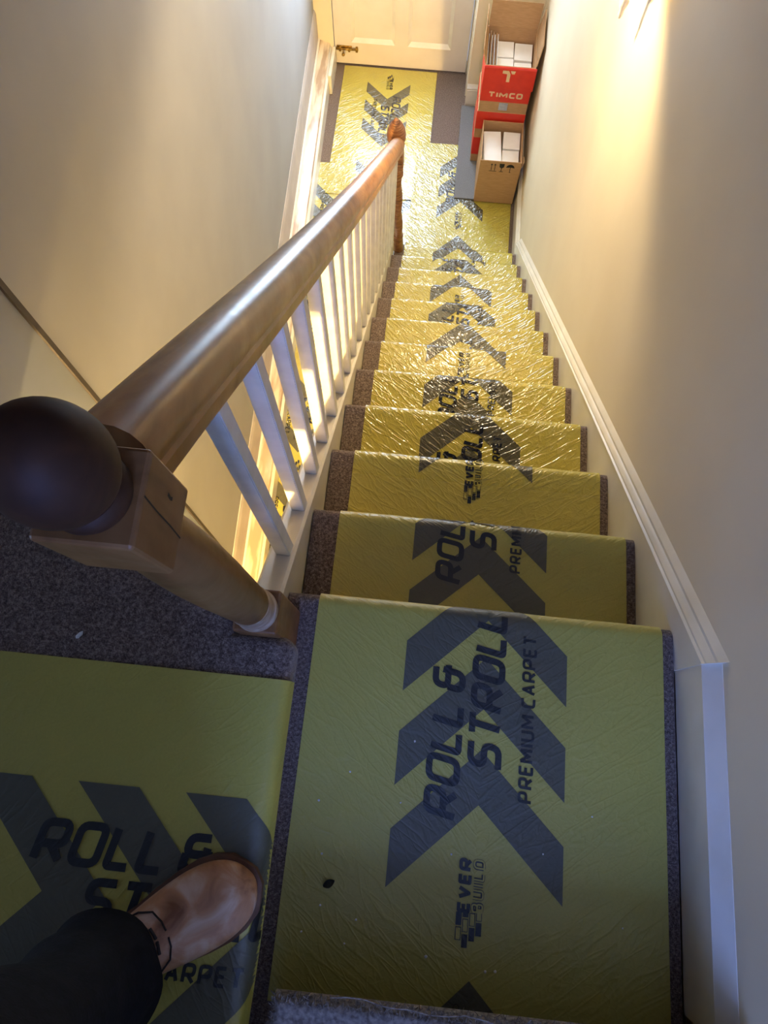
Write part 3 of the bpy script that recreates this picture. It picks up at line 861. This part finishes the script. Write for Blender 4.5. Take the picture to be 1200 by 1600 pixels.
ts = span(-.645, 3.43 + TFLOOR, .0055)
UL, UR = .060, .684
fs = film_sheet('stair_film', mp_stair, span(UL, UR, .011), ts, M['film'])
tag(fs, 'long yellow printed carpet film laid down the whole flight of stairs', 'film')
place_prints(fs, mp_stair, ts[0] + .002, ts[-1] - .002, (M['film'], M['film_chev'], M['film_ink']))

# ---- film on the upper step: pattern points right, then hangs over the nosing
TC = -.086
def mp_up(u, t_, e):
    x = t_ - TC; y = -(u - UC) - .4855
    d = e + .003 + wr(u, t_, .0010)
    lim = NX - .018
    if x <= lim: return (x, y, R + d)
    r_ = .018 + d; a = (x - lim) / .020
    if a <= math.pi / 2: return (lim + r_ * math.sin(a), y, R - .018 + r_ * math.cos(a))
    rest = x - lim - .020 * math.pi / 2
    return (lim + r_ + .004 * math.sin(9 * y) * min(1, rest * 20) + rest * .25, y, R - .018 - rest)
fu = film_sheet('step_film', mp_up, span(UC - .3125, UC + .3125, .011), span(-.86 + TC, .075 + TC, .0055), M['film_up'])
tag(fu, 'yellow printed film sheet under the boot, lapping over the upper step edge', 'film')
place_prints(fu, mp_up, -.858 + TC, .074 + TC, (M['film_up'], M['film_up_chev'], M['film_up_ink']))

# ---- hall films: pattern reversed, running from the door towards the stairs
def hall_film(name, label, xc, cy, y0, y1, lift, amp, umin=-.3125, umax=.3125, group=None):
    def mp(u, t_, e): return (xc - (u - UC), cy - t_, F + lift + e + wr(u + cy, t_, amp, 8))
    f = film_sheet(name, mp, span(UC + umin, UC + umax, .012), span(cy - y1, cy - y0, .008), M['film_hall'])
    tag(f, label, 'film')
    place_prints(f, mp, cy - y1 + .002, cy - y0 - .002, (M['film_hall'], M['film_hall_chev'], M['film_hall_ink']), umin=UC + umin, umax=UC + umax)
    return f
hall_film('hall_film', 'yellow printed film sheet on the hall floor in front of the white door', -.168, 3.437, 2.97, 4.035, .0065, .0016)
hall_film('passage_film', 'yellow printed film running along the passage behind the white spindles', -.410, 2.583, .10, 3.212, .002, .0012, -.305, .135)
hall_film('film_offcut', 'small plain yellow film offcut at the foot of the twisted newel post', -.02, 2.90, 2.52, 2.99, .0008, .0010, -.10, .09)

# ================================================================== CARTONS
mat_o = plan = box('floor_mat', .326, .694, 3.004, 3.755, F + .0115, F + .0215, M['mat'], None, .004)
tag(mat_o, 'flat grey felt mat lying under the stacked cartons', 'mat')
ZB = F + .0217
def carton(name, label, x0, x1, y0, y1, h, open_top, front_bands=None, flaps=()):
    c = empty(name, ((x0 + x1) / 2, (y0 + y1) / 2, ZB if name != 'open_carton' else ZB))
    return c
def P(o, root): return par(o, root)
def bevbox(name, x0, x1, y0, y1, z0, z1, m, root, b=.0015): return P(box(name, x0, x1, y0, y1, z0, z1, m, None, b), root)
# lower red carton
BX0, BX1, BY0, BY1 = .408, .690, 3.302, 3.605
H1 = .375
c1 = empty('sealed_carton', (.549, 3.45, ZB)); tag(c1, 'closed red and brown carton supporting the open carton in the corner', 'carton')
bevbox('body', BX0, BX1, BY0, BY1, ZB, ZB + H1, M['card'], c1, .003)
def band(root, x0, x1, yf, z0, z1, m, name, xl=None, depth=.3):
    bevbox(name, x0, x1, yf - .0012, yf - .0002, z0, z1, m, root, 0)
    bevbox(name, x0 - .0012, x0 - .0002, yf + .001, yf + depth, z0, z1, m, root, 0)
band(c1, BX0, BX1, BY0, ZB + .058, ZB + .185, M['red'], 'red_band')
band(c1, BX0, BX1, BY0, ZB + .25, ZB + .372, M['red'], 'red_band')
# upper red carton, open, flaps: front folded down, others up
c2 = empty('open_red_carton', (.549, 3.45, ZB + H1)); tag(c2, 'open red printed carton on top of the stack by the wall', 'carton')
Z2 = ZB + H1 + .0005; H2 = .29; T = .005
bevbox('base', BX0 + .004, BX1, BY0 + .004, BY1, Z2, Z2 + T, M['card'], c2, 0)
bevbox('front_wall', BX0 + .004, BX1, BY0 + .004, BY0 + .004 + T, Z2 + T, Z2 + H2, M['card'], c2, .001)
bevbox('back_wall', BX0 + .004, BX1, BY1 - T, BY1, Z2 + T, Z2 + H2, M['card'], c2, .001)
bevbox('side_wall', BX0 + .004, BX0 + .004 + T, BY0 + .01, BY1 - T, Z2 + T, Z2 + H2, M['card'], c2, .001)
bevbox('side_wall', BX1 - T, BX1, BY0 + .01, BY1 - T, Z2 + T, Z2 + H2, M['card'], c2, .001)
yf = BY0 + .004
bevbox('red_band', BX0 + .004, BX1, yf - .0012, yf - .0002, Z2 + .066, Z2 + H2 - .001, M['red'], c2, 0)
bevbox('red_band', BX0 + .0028, BX0 + .0038, yf, BY1, Z2 + .066, Z2 + H2 - .001, M['red'], c2, 0)
ff = P(prism_x('front_flap', [(yf - .0014, Z2 + H2), (yf - .008, Z2 + H2 + .002), (yf - .012, Z2 + H2 - .006), (yf - .010, Z2 + H2 - .135), (yf - .006, Z2 + H2 - .135)], BX0 + .002, BX1 + .006, M['red']), c2)
def tilt_plate(name, pts, th, m, root):
    """quad pts (4, CCW) extruded by thickness along its normal"""
    p = [Vector(q) for q in pts]; n = (p[1] - p[0]).cross(p[3] - p[0]).normalized() * th
    V = p + [q + n for q in p]
    return P(mesh(name, V, [(0, 3, 2, 1), (4, 5, 6, 7), (0, 1, 5, 4), (1, 2, 6, 5), (2, 3, 7, 6), (3, 0, 4, 7)], m), root)
zt2 = Z2 + H2
tilt_plate('back_flap', [(BX0 + .006, BY1, zt2), (BX1, BY1, zt2), (BX1 + .006, BY1 + .022, zt2 + .125), (BX0 + .010, BY1 + .022, zt2 + .128)], .004, M['card'], c2)
tilt_plate('side_flap', [(BX1 + .001, BY0 + .02, zt2), (BX1 + .001, BY1 - .01, zt2), (BX1 + .020, BY1 - .005, zt2 + .115), (BX1 + .018, BY0 + .06, zt2 + .09)], .004, M['card'], c2)
tilt_plate('side_flap', [(BX0 + .004, BY1 - .01, zt2), (BX0 + .004, BY0 + .02, zt2), (BX0 - .012, BY0 + .05, zt2 + .05), (BX0 - .006, BY1 - .005, zt2 + .12)], .004, M['card'], c2)
# printed letters on the front
def flat_text(s, x0, x1, zb, cap, y, wd, m, root, name='printed_lettering', shear=0, Wf=.8, gap=.004):
    V, Fc = text2d(s, cap, x1 - x0, wd, shear, Wf, gap)
    o = mesh(name, [(x0 + v.x, y, zb + v.y) for v in V], Fc, m, None, False, recalc=False)
    if o.data.polygons[0].normal.y > 0: o.data.flip_normals()
    return P(o, root)
# big T emblem on the flap: bar plus stem with a cut corner
yt = yf - .0135
def poly_y(name, pts, y, m, root, th=.0008):
    n = len(pts)
    V = [(x, y, z) for x, z in pts] + [(x, y + th, z) for x, z in pts]
    return P(mesh(name, V, [tuple(range(n)), tuple(range(n, 2 * n))[::-1]] + [(i, (i + 1) % n, n + (i + 1) % n, n + i) for i in range(n)], m), root)
zt = zt2 - .015
poly_y('emblem', [(.512, zt), (.545, zt), (.552, zt - .012), (.556, zt - .020), (.556, zt - .068), (.538, zt - .068), (.538, zt - .020), (.512, zt - .018)], yt, M['logotan'], c2)
poly_y('emblem', [(.555, zt), (.582, zt), (.578, zt - .018), (.563, zt - .018)], yt, M['logotan'], c2)
flat_text('TIM', .452, .565, Z2 + .094, .036, yf - .0016, .0095, M['logotan'], c2, Wf=.95)
flat_text('CO', .573, .650, Z2 + .094, .036, yf - .0016, .0095, M['logotan'], c2, Wf=.95)
bevbox('tape_strip', .525, .575, yf - .0022, yf - .0004, Z2 + .012, Z2 + .060, M['tape'], c2, .0003)
# contents of the upper carton
def small_box(x0, x1, y0, y1, z0, z1, label, rot=0, name='white_box', m=None):
    cx, cy = (x0 + x1) / 2, (y0 + y1) / 2
    o = box(name, x0 - cx, x1 - cx, y0 - cy, y1 - cy, 0, z1 - z0, m or M['white'], None, .002)
    o.location = (cx, cy, z0); o.rotation_euler = (0, 0, rot)
    # flap seam on the lid
    tag(o, label, 'box'); return o
ZC1 = Z2 + T + .0003
hz = .205
small_box(.482, .572, 3.475, 3.592, ZC1, ZC1 + hz, 'white box at back left inside the open red carton', .01)
small_box(.577, .678, 3.462, 3.590, ZC1, ZC1 + hz - .004, 'white box at back right inside the open red carton', -.02)
small_box(.482, .575, 3.325, 3.470, ZC1, ZC1 + hz - .006, 'white box at front left inside the open red carton', 0)
small_box(.580, .678, 3.325, 3.452, ZC1, ZC1 + hz - .010, 'white box at front right inside the open red carton', .015)
for i in range(7):
    x0 = .4205 + i * .0086
    o = box('cardboard_divider', -.0017, .0017, -.122, .122 - .006 * (i % 3), 0, .258 + .022 * random.random(), M['cardedge'] if i % 2 else M['white'], None, 0)
    o.location = (x0 + .003, 3.452 + .004 * (i % 2), ZC1); o.rotation_euler = (0, 0, random.uniform(-.010, .010))
    tag(o, 'flat cardboard sheet standing on edge in the open red carton', 'cardboard', 'cardboard sheets on edge in the red carton')
# small brown carton in front
SX0, SX1, SY0, SY1, SH = .450, .690, 2.990, 3.290, .325
c3 = empty('open_brown_carton', (.57, 3.14, ZB)); tag(c3, 'open plain brown carton with handling symbols standing in front', 'carton')
bevbox('base', SX0, SX1, SY0, SY1, ZB, ZB + T, M['card'], c3, 0)
bevbox('front_wall', SX0, SX1, SY0, SY0 + T, ZB + T, ZB + SH, M['card'], c3, .001)
bevbox('back_wall', SX0, SX1, SY1 - T, SY1, ZB + T, ZB + SH, M['card'], c3, .001)
bevbox('side_wall', SX0, SX0 + T, SY0 + T, SY1 - T, ZB + T, ZB + SH, M['card'], c3, .001)
bevbox('side_wall', SX1 - T, SX1, SY0 + T, SY1 - T, ZB + T, ZB + SH, M['card'], c3, .001)
tilt_plate('corner_flap', [(SX1 - .002, SY0 + .004, ZB + SH - .045), (SX1 - .002, SY0 + .05, ZB + SH - .03), (SX1 + .008, SY0 + .05, ZB + SH), (SX1 + .010, SY0 + .0, ZB + SH + .004)], .003, M['card'], c3)
ys_ = SY0 - .0009; zs = ZB + SH - .075
for xx in (.520, .540):
    poly_y('arrow_symbol', [(xx - .0016, zs + .006), (xx + .0016, zs + .006), (xx + .0016, zs + .046), (xx + .006, zs + .046), (xx, zs + .058), (xx - .006, zs + .046), (xx - .0016, zs + .046)], ys_, M['ink'], c3)
poly_y('arrow_symbol', [(.508, zs), (.552, zs), (.552, zs + .003), (.508, zs + .003)], ys_, M['ink'], c3)
poly_y('glass_symbol', [(.567, zs), (.591, zs), (.591, zs + .003), (.581, zs + .004), (.581, zs + .026), (.592, zs + .036), (.594, zs + .060), (.564, zs + .060), (.566, zs + .036), (.577, zs + .026), (.577, zs + .004), (.567, zs + .003)], ys_, M['ink'], c3)
poly_y('umbrella_symbol', [(.604, zs + .034), (.609, zs + .048), (.618, zs + .056), (.629, zs + .059), (.640, zs + .056), (.649, zs + .048), (.654, zs + .034), (.631, zs + .038), (.631, zs + .006), (.636, zs), (.626, zs), (.6275, zs + .006), (.6275, zs + .038)], ys_, M['ink'], c3)
# contents of the brown carton
Z3 = ZB + T + .0003
small_box(.578, .678, 3.008, 3.135, Z3, Z3 + .262, 'white box at front right inside the plain brown carton', .01)
small_box(.580, .680, 3.142, 3.268, Z3, Z3 + .268, 'white box at back right inside the plain brown carton', -.01)
for i in range(5):
    small_box(.459 + .002 * i, .566 + .001 * i, 3.010 + .003 * i, 3.240 + .004 * i, Z3 + .205 + .0145 * i, Z3 + .217 + .0145 * i,
              ('top white tile carton in the pile on the left of the brown carton' if i == 4 else 'flat white carton under the top one in the brown carton'), .02 + .012 * i, 'flat_white_carton')
small_box(.459, .566, 3.010, 3.250, Z3, Z3 + .2045, 'deep white box beneath the flat cartons in the brown carton', .02)
for o in bpy.data.objects:
    if o.name.startswith('flat_white_carton') and 'under the top' in o['label']: o['group'] = 'flat cartons in the brown carton'

# ================================================================== WALL LIGHT
M['shade'] = mat_noise('fluted_plaster', srgb(196, 188, 178), srgb(210, 202, 192), 20, .6)
sco = empty('wall_light', (XW, 1.74, -.09)); tag(sco, 'fluted uplighter wall light on the right wall at the top edge', 'lamp')
lathe('backplate', [(0, -.005), (.045, -.005), (.045, .004), (.035, .012), (.018, .018), (0, .018)], M['brass'], sco, seg=28)
bpt = sco.children[0]; bpt.rotation_euler = (0, -math.pi / 2, 0); bpt.location = (-.006, 0, .03)
P(sweep('arm', tube_pts([(XW - .015, 1.74, -.06), (XW - .03, 1.735, -.075), (XW - .045, 1.732, -.08), (XW - .058, 1.73, -.07)], .006, 10), M['brass'], None, 40), sco)
def flute(rr, z, a): return rr * (1 + .05 * math.cos(14 * a))
shd = lathe('fluted_bowl', [(0, .018), (.010, .018), (.020, .036), (.036, .06), (.056, .10), (.058, .102), (.038, .066), (.022, .042), (.012, .026), (0, .026)], M['shade'], sco, -.06, -.01, 42, 40, flute)
lathe('drop_finial', [(0, -.075), (.004, -.072), (.007, -.062), (.006, -.050), (.010, -.040), (.013, -.028), (.009, -.018), (.012, -.006), (.014, .010), (.012, .016), (.013, .02), (0, .02)], M['spindle'], sco, -.06, -.01, 20)
def lamp(name, loc, watts, col, rad):
    l = bpy.data.lights.new(name, 'POINT'); l.energy = watts; l.color = col; l.shadow_soft_size = rad
    o = bpy.data.objects.new(name, l); COL.objects.link(o); o.location = loc; return o
lamp('wall_light_bulb', (XW - .055, 1.73, .0), SCONCE, WARM, .04)

# recessed downlights in the hall ceiling
M['downlight'] = emis('downlight_lens_lit', WARM2, 12.0)
def downlight(x, y, watts, label):
    d = empty('ceiling_downlight', (x, y, .12)); tag(d, label, 'lamp')
    lathe('bezel', [(.036, -.0005), (.047, -.0005), (.047, -.004), (.044, -.007), (.036, -.007)], M['gloss'], d, seg=32)
    lathe('lens', [(0, -.0006), (.0355, -.0006), (.0355, -.003), (0, -.003)], M['downlight'], d, seg=32)
    l = bpy.data.lights.new('downlight_beam', 'SPOT'); l.energy = watts; l.color = WARM2; l.shadow_soft_size = .035
    l.spot_size = math.radians(168); l.spot_blend = .3
    o = bpy.data.objects.new('downlight_beam', l); COL.objects.link(o); o.location = (x, y, .108)
downlight(.36, 1.80, STAIR_DOWNLIGHT, 'round downlight in the hall ceiling nearest the stairs')
downlight(.22, 3.25, HALL_DOWNLIGHT, 'round downlight in the hall ceiling near the front door')

# passage ceiling light, under the upper landing
M['globe'] = emis('opal_globe_lit', WARM, 6.0)
pl = empty('ceiling_light', (-.47, -1.45, -.031)); tag(pl, 'round opal ceiling light under the upper landing', 'lamp')
lathe('rim', [(0, -.022), (.085, -.022), (.088, -.015), (.085, -.0005), (0, -.0005)], M['brass'], pl)
lathe('opal_diffuser', [(0, -.062), (.035, -.059), (.060, -.048), (.076, -.0225), (0, -.0225)], M['globe'], pl)
lamp('ceiling_light_bulb', (-.47, -1.45, -.19), PASSAGE_LAMP, WARM, .05)

# ================================================================== BOOT AND LEG
per = empty('person', (-.115, -.55, R)); tag(per, 'person standing at lower left: black trouser leg and tan leather boot', 'person')
TOE = Vector((.046, -.438)); HEEL = Vector((-.188, -.594))
ax = (TOE - HEEL).normalized(); sd = Vector((-ax.y, ax.x)); BL = (TOE - HEEL).length
ZS = R + .0052
def bpnt(s, w_, z): 
    q = HEEL + ax * (s * BL) + sd * w_; return (q.x, q.y, ZS + z)
# half widths (outer, inner) along the foot and top height
ST = [(0.0, .004, .008, .055), (.03, .024, .024, .075), (.10, .033, .033, .105), (.22, .037, .037, .125), (.34, .038, .037, .120), (.45, .041, .038, .100), (.56, .048, .044, .084), (.68, .053, .048, .071), (.78, .054, .049, .064), (.87, .049, .045, .058), (.94, .038, .036, .050), (.98, .023, .022, .040), (1.0, .006, .006, .027)]
secs = []
for s, wl, wr_, h in ST:
    sct = []
    n = 24
    for j in range(n):
        a = 2 * math.pi * j / n
        c_, s_ = math.cos(a), math.sin(a)
        hw = wl if c_ > 0 else wr_
        ww = hw * (abs(c_) ** .75) * (1 if c_ > 0 else -1)
        zz = .014 + (h - .014) * (.5 + .5 * (abs(s_) ** .8) * (1 if s_ > 0 else -1))
        if s_ > 0: ww *= 1 - .30 * (abs(s_) ** 2)
        zz += .0012 * noise.noise(Vector((s * 22, c_ * 3, s_ * 3)))
        sct.append(bpnt(s, ww, zz))
    secs.append(sct)
boot = P(sweep('boot', secs, M['boot'], None, 60), per)
sub = boot.modifiers.new('subdivision', 'SUBSURF'); sub.levels = 2; sub.render_levels = 2
def sub_par(o, root):      # child of an object that is itself parented with an inverse
    o.parent = root; o.matrix_parent_inverse = Matrix.Identity(4); return o
# sole: outline welt a bit wider than the upper
so = []; 
for s, wl, wr_, h in ST: so.append((s, wl + .0045))
for s, wl, wr_, h in ST[::-1]: so.append((s, -wr_ - .0045))
so = [(s if 0 < s < 1 else (s - .018 if s == 0 else s + .016), w_) for s, w_ in so]
n = len(so)
V = [bpnt(s, w_, 0) for s, w_ in so] + [bpnt(s, w_, .016) for s, w_ in so]
o = mesh('sole', V, [tuple(range(n))[::-1], tuple(range(n, 2 * n))] + [(i, (i + 1) % n, n + (i + 1) % n, n + i) for i in range(n)], M['sole'])
sub_par(o, boot); autosmooth(o, 40)
# height of the boot's upper at (s, w)
def htop(s):
    for (s0, a, b, h0), (s1, a1_, b1_, h1) in zip(ST, ST[1:]):
        if s <= s1: return h0 + (h1 - h0) * (s - s0) / (s1 - s0), a + (a1_ - a) * (s - s0) / (s1 - s0)
    return ST[-1][3], ST[-1][1]
def zsurf(s, w_):
    h, hw = htop(s); c_ = min(.999, abs(w_) / hw)
    # invert the section shape numerically
    best = 0
    for i in range(0, 91):
        a = math.radians(i); ww = hw * (math.cos(a) ** .75) * (1 - .30 * math.sin(a) ** 2)
        if ww <= abs(w_): best = a; break
    return .014 + (h - .014) * (.5 + .5 * math.sin(best) ** .8)
def surf_tube(name, sw, r_, m, lift=0.0):
    pts = [bpnt(s, w_, zsurf(s, w_) + lift) for s, w_ in sw]
    o = sweep(name, tube_pts(pts, r_, 8), m, None, 60); return sub_par(o, boot)
def dense(sw, n=8):
    out = []
    for a, b in zip(sw, sw[1:]):
        for i in range(n): out.append((a[0] + (b[0] - a[0]) * i / n, a[1] + (b[1] - a[1]) * i / n))
    return out + [sw[-1]]
surf_tube('vamp_seam', dense([(.44, .040), (.52, .039), (.58, .031), (.605, .016), (.61, .004)], 5), .0012, M['lace'], .0012)
surf_tube('vamp_seam', dense([(.44, -.037), (.52, -.036), (.58, -.028), (.605, -.015), (.61, -.004)], 5), .0012, M['lace'], .0012)
for s in (.49, .555):
    surf_tube('lace', dense([(s, .016), (s + .008, .006), (s + .008, -.006), (s, -.016)], 4), .0021, M['lace'], .0016)
# trouser leg: one continuous tapering sleeve with folds
cx, cy = -.116, -.552
secs = []
NZ = 46
for i in range(NZ + 1):
    z = R + .088 + (1.02 - R - .088) * i / NZ
    f = i / NZ
    r_ = .074 - .006 * math.sin(min(1, f * 3) * math.pi) + .030 * max(0, f - .25)
    ring = []
    for j in range(48):
        a = 2 * math.pi * j / 48
        fold = .0055 * noise.noise(Vector((math.cos(a) * 1.6, math.sin(a) * 1.6, z * 16))) + .003 * math.sin(z * 60 + 2 * a) * math.exp(-f * 5)
        rr = r_ + fold
        ring.append((cx - .02 * f + rr * 1.06 * math.cos(a), cy - .015 * f + rr * math.sin(a), z + (.010 * math.sin(a + .4) if i < 4 else 0)))
    secs.append(ring)
tl = P(sweep('trouser_leg', secs, M['trouser'], None, 60), per)

# ================================================================== BITS ON THE FLOOR
def crumb(x, y, z, s, m, label, cat, name, group=None):
    bm = bmesh.new(); bmesh.ops.create_icosphere(bm, subdivisions=1, radius=s)
    for v in bm.verts: v.co = Vector((v.co.x * random.uniform(.7, 1.3), v.co.y * random.uniform(.6, 1.2), v.co.z * random.uniform(.35, .6)))
    zm = min(v.co.z for v in bm.verts)
    for v in bm.verts: v.co.z -= zm
    o = bm_obj(name, bm, m); o.location = (x, y, z); o.rotation_euler = (0, 0, random.uniform(0, 6))
    tag(o, label, cat, group); return o
ZL = E0 + .0014
for (x, y, s) in ((.103, -.350, .0022), (.118, -.430, .0020), (.125, -.505, .0020), (.100, -.545, .0018), (.185, -.520, .0022), (.170, -.555, .0018), (.300, -.560, .0028), (.395, -.572, .0024), (.410, -.570, .0030), (.255, -.240, .0022), (.330, -.410, .0018), (.560, -.330, .0018), (.610, -.490, .0016), (.480, -.395, .0018), (.150, -.300, .0018), (.240, -.340, .0016)):
    crumb(x, y, ZL, s, M['crumb'], 'tiny white plaster crumb lying on the landing film', 'crumb', 'plaster_crumb', 'plaster crumbs on the landing film')
pe = crumb(0, 0, 0, .004, M['crumb'], 'white pellet lying on the dark carpet beside the newel post', 'pellet', 'white_pellet')
pe.location = (-.276, -.138, R + .001); pe.scale = (.8, 1.9, 1.5); pe.rotation_euler = (0, 0, -.6)
# curled dead leaf
bm = bmesh.new()
nu, nv = 8, 4; gr = []
for i in range(nu + 1):
    row = []
    for j in range(nv + 1):
        t_ = i / nu; wv = (j / nv - .5) * 2
        row.append(bm.verts.new(((t_ - .5) * .020, wv * .0062 * math.sin(math.pi * (.06 + .88 * t_)), .0015 + .0045 * wv * wv + .002 * math.sin(t_ * 5))))
    gr.append(row)
for i in range(nu):
    for j in range(nv): bm.faces.new((gr[i][j], gr[i + 1][j], gr[i + 1][j + 1], gr[i][j + 1]))
bmesh.ops.solidify(bm, geom=list(bm.faces), thickness=.0008)
o = bm_obj('dead_leaf', bm, M['leafm'], None, True); o.location = (.135, -.472, ZL); o.rotation_euler = (0, 0, .5)
tag(o, 'small curled dark leaf on the landing film', 'leaf')
